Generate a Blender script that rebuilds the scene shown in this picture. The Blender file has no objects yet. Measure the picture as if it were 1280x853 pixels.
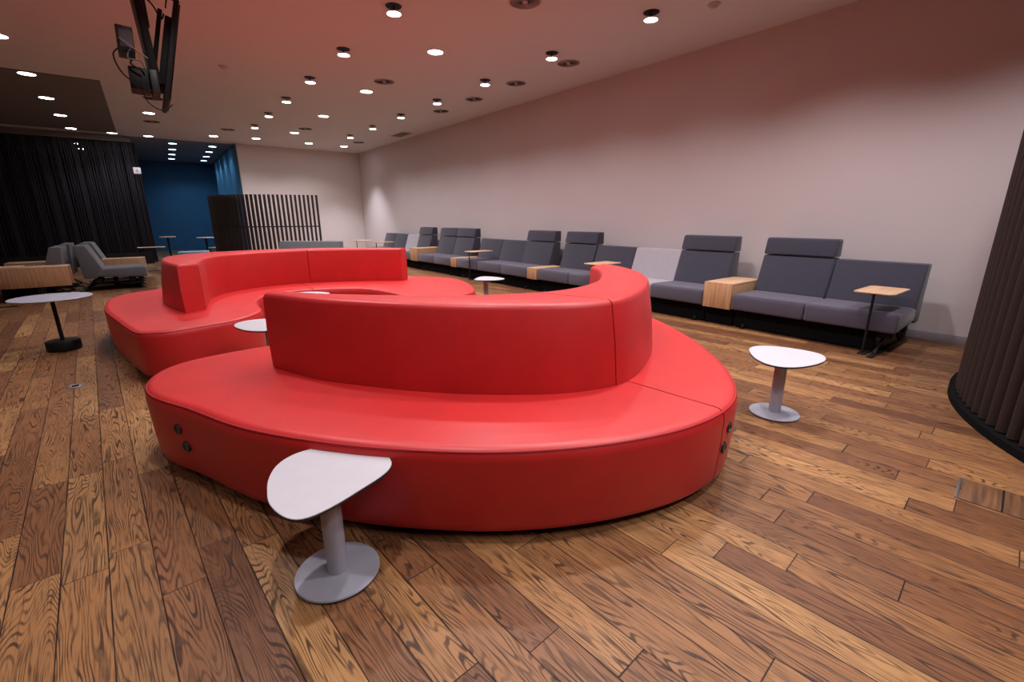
import bpy, bmesh, math, random
from mathutils import Vector, Matrix
PI = math.pi
C = bpy.context.scene.collection
random.seed(7)
CEIL = 3.26
WX = 5.93          # right wall
BY = 15.85         # pale back wall

# ------------------------------------------------------------------ materials
def new_mat(name):
    m = bpy.data.materials.new(name); m.use_nodes = True
    nt = m.node_tree
    return m, nt, nt.nodes['Principled BSDF']

def N(nt, kind, **kw):
    n = nt.nodes.new(kind)
    for k, v in kw.items():
        setattr(n, k, v)
    return n

def mathn(nt, op, a, b=None, c=None):
    n = nt.nodes.new('ShaderNodeMath'); n.operation = op
    for i, v in enumerate((a, b, c)):
        if v is None: continue
        if isinstance(v, (int, float)): n.inputs[i].default_value = v
        else: nt.links.new(v, n.inputs[i])
    return n.outputs[0]

def ramp(nt, fac, stops):
    r = nt.nodes.new('ShaderNodeValToRGB'); nt.links.new(fac, r.inputs[0])
    e = r.color_ramp.elements
    while len(e) < len(stops): e.new(0.5)
    for i, (p, c) in enumerate(stops):
        e[i].position = p; e[i].color = (*c, 1)
    return r.outputs[0]

def mixc(nt, fac, a, b, mode='MIX'):
    n = nt.nodes.new('ShaderNodeMix'); n.data_type = 'RGBA'; n.blend_type = mode
    for i, v in ((0, fac), (6, a), (7, b)):
        if isinstance(v, (int, float)): n.inputs[i].default_value = v
        elif isinstance(v, tuple): n.inputs[i].default_value = (*v, 1)
        else: nt.links.new(v, n.inputs[i])
    return n.outputs[2]

def simple(name, col, rough=.5, metal=0., spec=.5, noise=0., nscale=20., bump=0., bscale=200., sheen=0., emit=None, estr=0.):
    m, nt, b = new_mat(name)
    b.inputs['Roughness'].default_value = rough
    b.inputs['Metallic'].default_value = metal
    b.inputs['Specular IOR Level'].default_value = spec
    b.inputs['Base Color'].default_value = (*col, 1)
    if sheen: b.inputs['Sheen Weight'].default_value = sheen
    tc = N(nt, 'ShaderNodeTexCoord')
    if noise:
        n = N(nt, 'ShaderNodeTexNoise'); n.inputs['Scale'].default_value = nscale; n.inputs['Detail'].default_value = 4
        nt.links.new(tc.outputs['Object'], n.inputs['Vector'])
        lo = tuple(c * (1 - noise) for c in col); hi = tuple(min(1, c * (1 + noise)) for c in col)
        nt.links.new(ramp(nt, n.outputs[0], [(.3, lo), (.7, hi)]), b.inputs['Base Color'])
    if bump:
        n = N(nt, 'ShaderNodeTexNoise'); n.inputs['Scale'].default_value = bscale; n.inputs['Detail'].default_value = 2
        nt.links.new(tc.outputs['Object'], n.inputs['Vector'])
        bp = N(nt, 'ShaderNodeBump'); bp.inputs['Strength'].default_value = bump; bp.inputs['Distance'].default_value = .002
        nt.links.new(n.outputs[0], bp.inputs['Height']); nt.links.new(bp.outputs[0], b.inputs['Normal'])
    if emit:
        b.inputs['Emission Color'].default_value = (*emit, 1); b.inputs['Emission Strength'].default_value = estr
    return m

def floor_material():
    m, nt, b = new_mat('oak_plank_floor')
    L = nt.links.new
    geo = N(nt, 'ShaderNodeNewGeometry')
    sp = N(nt, 'ShaderNodeSeparateXYZ'); L(geo.outputs['Position'], sp.inputs[0])
    a = math.radians(94.1253); ca, sa = math.cos(a), math.sin(a)
    x, y = sp.outputs[0], sp.outputs[1]
    u = mathn(nt, 'ADD', mathn(nt, 'MULTIPLY', x, sa), mathn(nt, 'MULTIPLY', y, -ca))
    v = mathn(nt, 'ADD', mathn(nt, 'MULTIPLY', x, ca), mathn(nt, 'MULTIPLY', y, sa))
    W = .1255
    us = mathn(nt, 'DIVIDE', mathn(nt, 'ADD', u, .038), W)
    row = mathn(nt, 'FLOOR', us)
    fu = mathn(nt, 'SUBTRACT', us, row)
    wn = N(nt, 'ShaderNodeTexWhiteNoise', noise_dimensions='1D'); L(row, wn.inputs['W'])
    wn2 = N(nt, 'ShaderNodeTexWhiteNoise', noise_dimensions='1D'); L(mathn(nt, 'ADD', row, 77.3), wn2.inputs['W'])
    plen = mathn(nt, 'ADD', mathn(nt, 'MULTIPLY', wn2.outputs[0], .5), .75)
    vs = mathn(nt, 'DIVIDE', mathn(nt, 'ADD', v, mathn(nt, 'MULTIPLY', wn.outputs[0], 9.)), plen)
    col = mathn(nt, 'FLOOR', vs)
    fv = mathn(nt, 'SUBTRACT', vs, col)
    pid = mathn(nt, 'ADD', mathn(nt, 'MULTIPLY', row, 13.17), mathn(nt, 'MULTIPLY', col, 5.71))
    pw = N(nt, 'ShaderNodeTexWhiteNoise', noise_dimensions='1D'); L(pid, pw.inputs['W'])
    pw2 = N(nt, 'ShaderNodeTexWhiteNoise', noise_dimensions='1D'); L(mathn(nt, 'ADD', pid, 31.9), pw2.inputs['W'])
    # gaps
    du = mathn(nt, 'MINIMUM', fu, mathn(nt, 'SUBTRACT', 1., fu))
    dv = mathn(nt, 'MULTIPLY', mathn(nt, 'MINIMUM', fv, mathn(nt, 'SUBTRACT', 1., fv)), 8.)
    dmin = mathn(nt, 'MINIMUM', mathn(nt, 'MULTIPLY', du, W), mathn(nt, 'MULTIPLY', dv, W))
    gn = N(nt, 'ShaderNodeTexNoise'); gn.inputs['Scale'].default_value = 3.
    L(geo.outputs['Position'], gn.inputs['Vector'])
    gw = mathn(nt, 'MULTIPLY', gn.outputs[0], .0052)
    gap = N(nt, 'ShaderNodeMapRange'); L(dmin, gap.inputs[0])
    L(mathn(nt, 'MULTIPLY', gw, .35), gap.inputs[1]); L(gw, gap.inputs[2])
    gapv = gap.outputs[0]      # 0 in gap, 1 on board
    # grain coordinates
    cv = N(nt, 'ShaderNodeCombineXYZ')
    L(mathn(nt, 'MULTIPLY', u, 1.), cv.inputs[0]); L(mathn(nt, 'MULTIPLY', v, .11), cv.inputs[1])
    L(mathn(nt, 'MULTIPLY', pw.outputs[0], 60.), cv.inputs[2])
    g1 = N(nt, 'ShaderNodeTexNoise'); g1.inputs['Scale'].default_value = 9.; g1.inputs['Detail'].default_value = 2.0
    g1.inputs['Roughness'].default_value = .38; g1.inputs['Distortion'].default_value = .1
    L(cv.outputs[0], g1.inputs['Vector'])
    # cathedral rings: contour lines of smooth stretched noise; amount differs per board
    rings = mathn(nt, 'ADD', mathn(nt, 'MULTIPLY', g1.outputs[0], mathn(nt, 'ADD', 140., mathn(nt, 'MULTIPLY', pw2.outputs[0], 170.))), mathn(nt, 'MULTIPLY', fu, 30.))
    s = mathn(nt, 'SINE', rings)
    ln = N(nt, 'ShaderNodeMapRange'); L(s, ln.inputs[0]); ln.inputs[1].default_value = .2; ln.inputs[2].default_value = .8
    # break the lines up
    cb = N(nt, 'ShaderNodeCombineXYZ'); L(u, cb.inputs[0]); L(mathn(nt, 'MULTIPLY', v, .25), cb.inputs[1]); L(pw.outputs[0], cb.inputs[2])
    g2 = N(nt, 'ShaderNodeTexNoise'); g2.inputs['Scale'].default_value = 26.; g2.inputs['Detail'].default_value = 3
    L(cb.outputs[0], g2.inputs['Vector'])
    g2r = N(nt, 'ShaderNodeMapRange'); L(g2.outputs[0], g2r.inputs[0]); g2r.inputs[1].default_value = .3; g2r.inputs[2].default_value = .62
    line = mathn(nt, 'MULTIPLY', ln.outputs[0], g2r.outputs[0])
    # fine straight pores
    cf = N(nt, 'ShaderNodeCombineXYZ'); L(u, cf.inputs[0]); L(mathn(nt, 'MULTIPLY', v, .045), cf.inputs[1]); L(pw.outputs[0], cf.inputs[2])
    g3 = N(nt, 'ShaderNodeTexNoise'); g3.inputs['Scale'].default_value = 190.; g3.inputs['Detail'].default_value = 3
    L(cf.outputs[0], g3.inputs['Vector'])
    pore = N(nt, 'ShaderNodeMapRange'); L(g3.outputs[0], pore.inputs[0]); pore.inputs[1].default_value = .5; pore.inputs[2].default_value = .68
    base = ramp(nt, pw.outputs[0], [(0., (.17, .072, .032)), (.25, (.25, .112, .048)), (.55, (.33, .158, .064)), (.8, (.43, .22, .086)), (1., (.54, .30, .12))])
    base = mixc(nt, mathn(nt, 'MULTIPLY', g1.outputs[0], .55), base, (.16, .055, .02))
    c1 = mixc(nt, mathn(nt, 'MULTIPLY', line, .88), base, (.030, .012, .008))
    c2 = mixc(nt, mathn(nt, 'MULTIPLY', pore.outputs[0], .7), c1, (.05, .018, .009))
    # blotches of age, knots
    kn = N(nt, 'ShaderNodeTexNoise'); kn.inputs['Scale'].default_value = 2.3; kn.inputs['Detail'].default_value = 5
    L(cv.outputs[0], kn.inputs['Vector'])
    kr = N(nt, 'ShaderNodeMapRange'); L(kn.outputs[0], kr.inputs[0]); kr.inputs[1].default_value = .56; kr.inputs[2].default_value = .78
    c3 = mixc(nt, mathn(nt, 'MULTIPLY', kr.outputs[0], .55), c2, (.06, .026, .016))
    c4 = mixc(nt, gapv, (.012, .006, .005), c3)
    L(c4, b.inputs['Base Color'])
    rr = mathn(nt, 'ADD', mathn(nt, 'MULTIPLY', line, .12), .43)
    L(rr, b.inputs['Roughness'])
    b.inputs['Specular IOR Level'].default_value = .33
    hgt = mathn(nt, 'SUBTRACT', mathn(nt, 'MULTIPLY', gapv, 1.2), mathn(nt, 'ADD', mathn(nt, 'MULTIPLY', line, .30), mathn(nt, 'MULTIPLY', pore.outputs[0], .14)))
    bp = N(nt, 'ShaderNodeBump'); bp.inputs['Strength'].default_value = .55; bp.inputs['Distance'].default_value = .0022
    L(hgt, bp.inputs['Height']); L(bp.outputs[0], b.inputs['Normal'])
    return m

def wood_material(name, c0, c1, axis=0, scale=1.):
    m, nt, b = new_mat(name)
    tc = N(nt, 'ShaderNodeTexCoord'); mp = N(nt, 'ShaderNodeMapping')
    nt.links.new(tc.outputs['Object'], mp.inputs[0])
    s = [40., 40., 40.]; s[axis] = 2.5
    mp.inputs['Scale'].default_value = [q * scale for q in s]
    n = N(nt, 'ShaderNodeTexNoise'); n.inputs['Scale'].default_value = 1.; n.inputs['Detail'].default_value = 5
    nt.links.new(mp.outputs[0], n.inputs['Vector'])
    nt.links.new(ramp(nt, n.outputs[0], [(.3, c0), (.7, c1)]), b.inputs['Base Color'])
    b.inputs['Roughness'].default_value = .5
    return m

M = {}
M['floor'] = floor_material()
M['red'] = simple('red_vinyl', (.54, .014, .015), .44, noise=.06, nscale=6, bump=.15, bscale=350, spec=.62, sheen=.03)
M['red_cord'] = simple('red_piping', (.36, .008, .014), .6)
M['black'] = simple('black_plastic', (.008, .008, .009), .55, spec=.3)
M['black_matte'] = simple('black_matte', (.005, .005, .006), .9, spec=.1)
M['socket'] = simple('socket_black', (.015, .02, .022), .3)
M['white_top'] = simple('pale_laminate', (.52, .515, .555), .4, noise=.02)
M['grey_metal'] = simple('grey_painted_metal', (.40, .41, .49), .42, metal=.15, noise=.04)
M['edge'] = simple('dark_edge', (.03, .03, .035), .6)
M['navy'] = simple('charcoal_fabric', (.036, .035, .058), .9, noise=.12, nscale=60, bump=.5, bscale=500, sheen=.25)
M['navy2'] = simple('charcoal_seat_fabric', (.080, .072, .110), .9, noise=.12, nscale=60, bump=.5, bscale=500, sheen=.25)
M['lgrey'] = simple('light_grey_fabric', (.36, .33, .37), .9, noise=.08, nscale=60, bump=.5, bscale=500, sheen=.2)
M['mgrey'] = simple('mid_grey_fabric', (.12, .125, .14), .9, noise=.12, nscale=60, bump=.5, bscale=500, sheen=.2)
M['oak'] = wood_material('oak_veneer', (.42, .22, .11), (.60, .36, .20), axis=2)
M['oak_h'] = wood_material('oak_top', (.50, .30, .17), (.68, .45, .28), axis=0)
M['steel_strip'] = simple('metal_strip', (.45, .45, .48), .35, metal=.9)
M['wall'] = simple('wall_paint', (.62, .55, .56), .85, noise=.015, nscale=1.2, spec=.2)
M['wallback'] = simple('back_wall_paint', (.72, .65, .64), .85, noise=.015, nscale=1.2, spec=.2)
M['ceil'] = simple('ceiling_paint', (.66, .66, .67), .8, spec=.2)
M['ceil_dark'] = simple('dark_ceiling_panel', (.17, .15, .14), .7)
M['ceil_grey'] = simple('grey_ceiling', (.22, .23, .26), .7)
M['skirt'] = simple('skirting', (.30, .27, .30), .5)
M['blue'] = simple('blue_wall_paint', (.03, .12, .24), .6, noise=.05, nscale=2)
M['bluecurt'] = simple('blue_curtain', (.04, .14, .25), .8)
M['dark'] = simple('dark_wall', (.012, .011, .014), .8)
M['strand'] = simple('dark_strands', (.014, .013, .022), .6, metal=.0)
M['brown'] = simple('brown_batten', (.020, .009, .0065), .75, noise=.35, nscale=160, bump=.3, bscale=300)
M['brown2'] = simple('brown_slat', (.022, .013, .013), .7, noise=.2, nscale=60)
M['lens'] = simple('lamp_lens', (.9, .9, .9), .4, emit=(1., .97, .98), estr=14.)
M['lens_b'] = simple('blue_lamp_lens', (.6, .8, 1.), .4, emit=(.42, .72, 1.), estr=8.)
M['vent_dark'] = simple('vent_slot', (.02, .015, .013), .8)
M['vent'] = simple('vent_plate', (.55, .50, .50), .7)
M['screenblk'] = simple('tv_glass', (.006, .006, .010), .12)
M['label_w'] = simple('pale_label', (.10, .105, .14), .5)
M['cable_w'] = simple('pale_cable', (.35, .32, .26), .6)
M['plate'] = simple('grey_plate', (.02, .02, .022), .5)
M['signw'] = simple('white_sign', (.8, .75, .78), .5)
M['signr'] = simple('pink_mark', (.6, .15, .2), .5)
M['benchblue'] = simple('light_blue_cushion', (.20, .33, .48), .8)
M['hatch'] = wood_material('hatch_wood', (.05, .022, .010), (.20, .09, .035), axis=0, scale=1.5)

# ------------------------------------------------------------------ helpers
def link(o, parent=None):
    C.objects.link(o)
    if parent is not None: o.parent = parent
    return o

def from_bm(name, bm, mat, parent=None, smooth=True, angle=35):
    bmesh.ops.recalc_face_normals(bm, faces=bm.faces)
    me = bpy.data.meshes.new(name)
    mats = mat if isinstance(mat, (list, tuple)) else [mat]
    for q in mats: me.materials.append(q)
    if smooth:
        lim = math.radians(angle)
        for f in bm.faces: f.smooth = True
        for e in bm.edges:
            if len(e.link_faces) == 2:
                e.smooth = e.calc_face_angle(0) < lim
            else: e.smooth = False
    bm.to_mesh(me); bm.free()
    return link(bpy.data.objects.new(name, me), parent)

def tag(o, label=None, cat=None, group=None, kind=None):
    if label: o['label'] = label
    if cat: o['category'] = cat
    if group: o['group'] = group
    if kind: o['kind'] = kind
    return o

def empty(name, loc=(0, 0, 0), rz=0., label=None, cat=None, group=None):
    o = bpy.data.objects.new(name, None); o.empty_display_size = .1
    C.objects.link(o); o.location = loc; o.rotation_euler = (0, 0, rz)
    return tag(o, label, cat, group)

def add_box(bm, lo, hi, bev=0., seg=2):
    r = bmesh.ops.create_cube(bm, size=1.)
    vs = r['verts']
    for v in vs:
        v.co = Vector([lo[i] + (v.co[i] + .5) * (hi[i] - lo[i]) for i in range(3)])
    if bev:
        es = list({e for v in vs for e in v.link_edges})
        bmesh.ops.bevel(bm, geom=es, offset=bev, segments=seg, affect='EDGES', profile=.5)
    return bm

def box(name, lo, hi, mat, parent=None, bev=0., seg=2):
    bm = bmesh.new(); add_box(bm, lo, hi, bev, seg)
    return from_bm(name, bm, mat, parent)

def add_tube(bm, pts, r, seg=10, cap=True):
    pts = [Vector(p) for p in pts]
    rings = []
    prev = None
    for i, p in enumerate(pts):
        t = (pts[min(i + 1, len(pts) - 1)] - pts[max(i - 1, 0)]).normalized()
        if prev is None:
            a = Vector((0, 0, 1)) if abs(t.z) < .9 else Vector((1, 0, 0))
            n = t.cross(a).normalized()
        else:
            n = (prev - t * prev.dot(t)).normalized()
        prev = n; b = t.cross(n)
        rr = r[i] if isinstance(r, (list, tuple)) else r
        rings.append([bm.verts.new(p + (n * math.cos(2 * PI * k / seg) + b * math.sin(2 * PI * k / seg)) * rr) for k in range(seg)])
    for A, B in zip(rings, rings[1:]):
        for k in range(seg):
            bm.faces.new((A[k], A[(k + 1) % seg], B[(k + 1) % seg], B[k]))
    if cap:
        bm.faces.new(rings[0][::-1]); bm.faces.new(rings[-1])
    return bm

def add_lathe(bm, prof, seg=40, c=(0, 0, 0)):
    rings = []
    for r, z in prof:
        if r < 1e-6: rings.append([bm.verts.new((c[0], c[1], c[2] + z))])
        else: rings.append([bm.verts.new((c[0] + r * math.cos(2 * PI * k / seg), c[1] + r * math.sin(2 * PI * k / seg), c[2] + z)) for k in range(seg)])
    for A, B in zip(rings, rings[1:]):
        for k in range(seg):
            a0, a1 = A[k % len(A)], A[(k + 1) % len(A)]
            b0, b1 = B[k % len(B)], B[(k + 1) % len(B)]
            vs = []
            for q in (a0, a1, b1, b0):
                if q not in vs: vs.append(q)
            if len(vs) > 2: bm.faces.new(vs)
    return bm

def lathe(name, prof, mat, parent=None, seg=40, c=(0, 0, 0)):
    bm = bmesh.new(); add_lathe(bm, prof, seg, c)
    return from_bm(name, bm, mat, parent)

def spline(pts, n, closed=False):
    """Catmull-Rom through pts, resampled to n evenly spaced points."""
    P = [Vector((*p, 0)) if len(p) == 2 else Vector(p) for p in pts]
    m = len(P); out = []
    segs = m if closed else m - 1
    for i in range(segs):
        if closed: p0, p1, p2, p3 = P[(i - 1) % m], P[i], P[(i + 1) % m], P[(i + 2) % m]
        else: p0, p1, p2, p3 = P[max(i - 1, 0)], P[i], P[i + 1], P[min(i + 2, m - 1)]
        # centripetal-ish
        d1 = max((p1 - p0).length ** .5, 1e-4); d2 = max((p2 - p1).length ** .5, 1e-4); d3 = max((p3 - p2).length ** .5, 1e-4)
        for k in range(24):
            t = k / 24
            t0, t1 = 0, d1; t2 = t1 + d2; t3 = t2 + d3
            tt = t1 + t * d2
            if (p1 - p0).length < 1e-6: A1 = p1
            else: A1 = (t1 - tt) / (t1 - t0) * p0 + (tt - t0) / (t1 - t0) * p1
            A2 = (t2 - tt) / (t2 - t1) * p1 + (tt - t1) / (t2 - t1) * p2
            if (p3 - p2).length < 1e-6: A3 = p2
            else: A3 = (t3 - tt) / (t3 - t2) * p2 + (tt - t2) / (t3 - t2) * p3
            B1 = (t2 - tt) / (t2 - t0) * A1 + (tt - t0) / (t2 - t0) * A2
            B2 = (t3 - tt) / (t3 - t1) * A2 + (tt - t1) / (t3 - t1) * A3
            out.append((t2 - tt) / (t2 - t1) * B1 + (tt - t1) / (t2 - t1) * B2)
    if not closed: out.append(P[-1].copy())
    else: out.append(P[0].copy())
    L = [0.]
    for a, b in zip(out, out[1:]): L.append(L[-1] + (b - a).length)
    tot = L[-1]; cnt = n if closed else n - 1
    res = []; j = 0
    for k in range(n):
        s = tot * k / cnt
        while j < len(L) - 2 and L[j + 1] < s: j += 1
        t = (s - L[j]) / max(L[j + 1] - L[j], 1e-9)
        res.append(out[j].lerp(out[j + 1], min(max(t, 0), 1)))
    return res

def smooth_closed(P, it=2):
    for _ in range(it):
        P = [(P[i - 1] + P[i] * 2 + P[(i + 1) % len(P)]) / 4 for i in range(len(P))]
    return P

def inset(P, d):
    """closed outline moved inward by d (P counter-clockwise)."""
    n = len(P); out = []
    for i in range(n):
        t = (P[(i + 1) % n] - P[i - 1]).normalized()
        out.append(P[i] + Vector((-t.y, t.x, 0)) * d)
    return out

def ccw(P):
    a = sum(P[i - 1].x * P[i].y - P[i].x * P[i - 1].y for i in range(len(P)))
    return P if a > 0 else P[::-1]

def loft(bm, rings, zs):
    V = [[bm.verts.new((p.x, p.y, z)) for p in R] for R, z in zip(rings, zs)]
    n = len(V[0])
    for A, B in zip(V, V[1:]):
        for k in range(n):
            bm.faces.new((A[k], A[(k + 1) % n], B[(k + 1) % n], B[k]))
    bm.faces.new(V[0][::-1]); bm.faces.new(V[-1])
    return bm

def nearest(P, q):
    return min(range(len(P)), key=lambda i: (P[i].x - q[0]) ** 2 + (P[i].y - q[1]) ** 2)

def cut_rings(rings, a, b, g=.004):
    """split closed rings between indices a (outer) and b (inner): two lists of rings."""
    n = len(rings[0])
    def arc(R, i, j):
        o = []; k = i
        while True:
            o.append(R[k].copy())
            if k == j: break
            k = (k + 1) % n
        return o
    res = []
    for (i, j) in ((a, b), (b, a)):
        out = []
        for R in rings:
            A = arc(R, i, j)
            d = (A[0] - A[-1]).normalized(); nn = Vector((-d.y, d.x, 0))
            mid = A[len(A) // 2] - A[0]
            if nn.dot(mid) < 0: nn = -nn
            A[0] += nn * g; A[-1] += nn * g
            out.append(A)
        res.append(out)
    return res

# ------------------------------------------------------------------ camera
def make_camera():
    yaw = math.radians(-42.1411 + 94.1253); pitch = .2664; roll = -.0036
    fw = Vector((math.cos(yaw) * math.cos(pitch), math.sin(yaw) * math.cos(pitch), -math.sin(pitch)))
    r0 = Vector((math.sin(yaw), -math.cos(yaw), 0)); u0 = r0.cross(fw)
    R = math.cos(roll) * r0 + math.sin(roll) * u0
    U = -math.sin(roll) * r0 + math.cos(roll) * u0
    cd = bpy.data.cameras.new('camera'); cd.sensor_width = 36.; cd.lens = 566.43 / 1280 * 36
    cd.clip_start = .05; cd.clip_end = 200
    o = bpy.data.objects.new('camera', cd); C.objects.link(o)
    m = Matrix((R, U, -fw)).transposed().to_4x4(); m.translation = Vector((0, 0, 1.2))
    o.matrix_world = m
    bpy.context.scene.camera = o
make_camera()

# ------------------------------------------------------------------ setting
def struct(o):
    o['kind'] = 'structure'; return o
XL = -6.5; YB = -4.5; YF = 22.6
struct(box('floor', (XL, YB, -.1), (WX + .2, YF, 0), M['floor']))
struct(box('ceiling', (XL, YB, CEIL), (WX + .2, 16.05, CEIL + .1), M['ceil']))
struct(box('wall_right', (WX, YB, 0), (WX + .2, BY + .2, CEIL), M['wall']))
struct(box('wall_back', (2.40, BY, 0), (WX, BY + .25, CEIL), M['wallback']))
struct(box('wall_left', (XL - .2, YB, 0), (XL, YF, CEIL + .1), M['dark']))
struct(box('wall_front', (XL, YB - .2, 0), (WX + .2, YB, CEIL), M['wall']))
struct(box('wall_far', (XL, YF - .3, 0), (WX, YF - .1, CEIL), M['blue']))
struct(box('baseboard_right', (WX - .014, .2, .018), (WX, BY, .095), M['skirt'], bev=.003))
struct(box('trim_1', (WX - .020, .2, 0), (WX, BY, .018), M['steel_strip']))
struct(box('baseboard_back', (2.42, BY - .014, 0), (WX - .02, BY, .095), M['skirt'], bev=.003))
struct(box('trim_2', (-6.4, 10.05, CEIL - .012), (-.19, 15.65, CEIL), M['ceil_dark']))
struct(box('trim_3', (XL, 16.05, CEIL), (WX, YF, CEIL + .1), M['ceil_grey']))
struct(box('trim_4', (XL, 16.25, CEIL - .12), (.05, 16.45, CEIL), M['ceil_dark']))
struct(box('trim_5', (XL, 16.22, 0), (.02, 16.28, .30), M['dark']))  # dark sill added to hide the lit floor showing between the strands
struct(box('wall_corridor', (2.62, BY + .25, 0), (2.9, YF - .3, CEIL), M['blue']))
struct(box('wall_behind_curtain', (XL, 21.9, 0), (.02, 22.1, CEIL), M['dark']))

# strand curtain (uncountable hanging strands)
def strand_curtain():
    bm = bmesh.new()
    rnd = random.Random(3)
    def strand(x, y, w):
        z0, z1 = .03, CEIL - .1
        v = [bm.verts.new((x + dx, y + dy, z)) for z in (z0, z1) for dx, dy in ((-w, -w), (w, -w), (w, w), (-w, w))]
        for k in range(4):
            bm.faces.new((v[k], v[(k + 1) % 4], v[4 + (k + 1) % 4], v[4 + k]))
    x = -6.3
    while x < .03:
        strand(x, 16.4 + .05 * math.sin(x * 23) + rnd.uniform(-.015, .015), rnd.uniform(.009, .019)); x += rnd.uniform(.035, .06)
    y = 16.45
    while y < 22.0:
        strand(.07 + .04 * math.sin(y * 19) + rnd.uniform(-.01, .01), y, rnd.uniform(.011, .02)); y += rnd.uniform(.05, .07)
    x = -6.3
    while x < .0:
        strand(x, 16.62 + .05 * math.cos(x * 17), .018); x += .075
    o = from_bm('strand_curtain', bm, M['strand'])
    tag(o, 'dark floor to ceiling strand curtain closing off the left far side', 'curtain', kind='stuff')
strand_curtain()

def pleated(name, pts, z0, z1, amp, wl, mat, th=.01):
    P = spline(pts, int(sum((Vector(b) - Vector(a)).length for a, b in zip(pts, pts[1:])) / wl * 8) + 2)
    bm = bmesh.new(); rows = []
    L = 0
    front = []
    for i, p in enumerate(P):
        t = (P[min(i + 1, len(P) - 1)] - P[max(i - 1, 0)]).normalized()
        n = Vector((-t.y, t.x, 0)); L = i / 8
        front.append(p + n * amp * math.sin(2 * PI * L))
    for off in (0, 1):
        for z in (z0, z1):
            row = []
            for i, p in enumerate(front):
                t = (front[min(i + 1, len(front) - 1)] - front[max(i - 1, 0)]).normalized()
                q = p + Vector((-t.y, t.x, 0)) * th * off
                row.append(bm.verts.new((q.x, q.y, z)))
            rows.append(row)
    a, b, c, d = rows
    for i in range(len(front) - 1):
        bm.faces.new((a[i], a[i + 1], b[i + 1], b[i])); bm.faces.new((c[i], d[i], d[i + 1], c[i + 1]))
        bm.faces.new((b[i], b[i + 1], d[i + 1], d[i])); bm.faces.new((a[i], c[i], c[i + 1], a[i + 1]))
    for i in (0, len(front) - 1):
        bm.faces.new((a[i], b[i], d[i], c[i]))
    return from_bm(name, bm, mat, smooth=True, angle=60)
cu = pleated('curtain', [(2.375, 15.80), (2.39, 17.6), (2.42, 19.5), (2.5, 21.9)], .03, CEIL - .01, .035, .42, M['bluecurt'])
tag(cu, 'blue pleated curtain hanging at the right side of the blue corridor', 'curtain')

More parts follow.
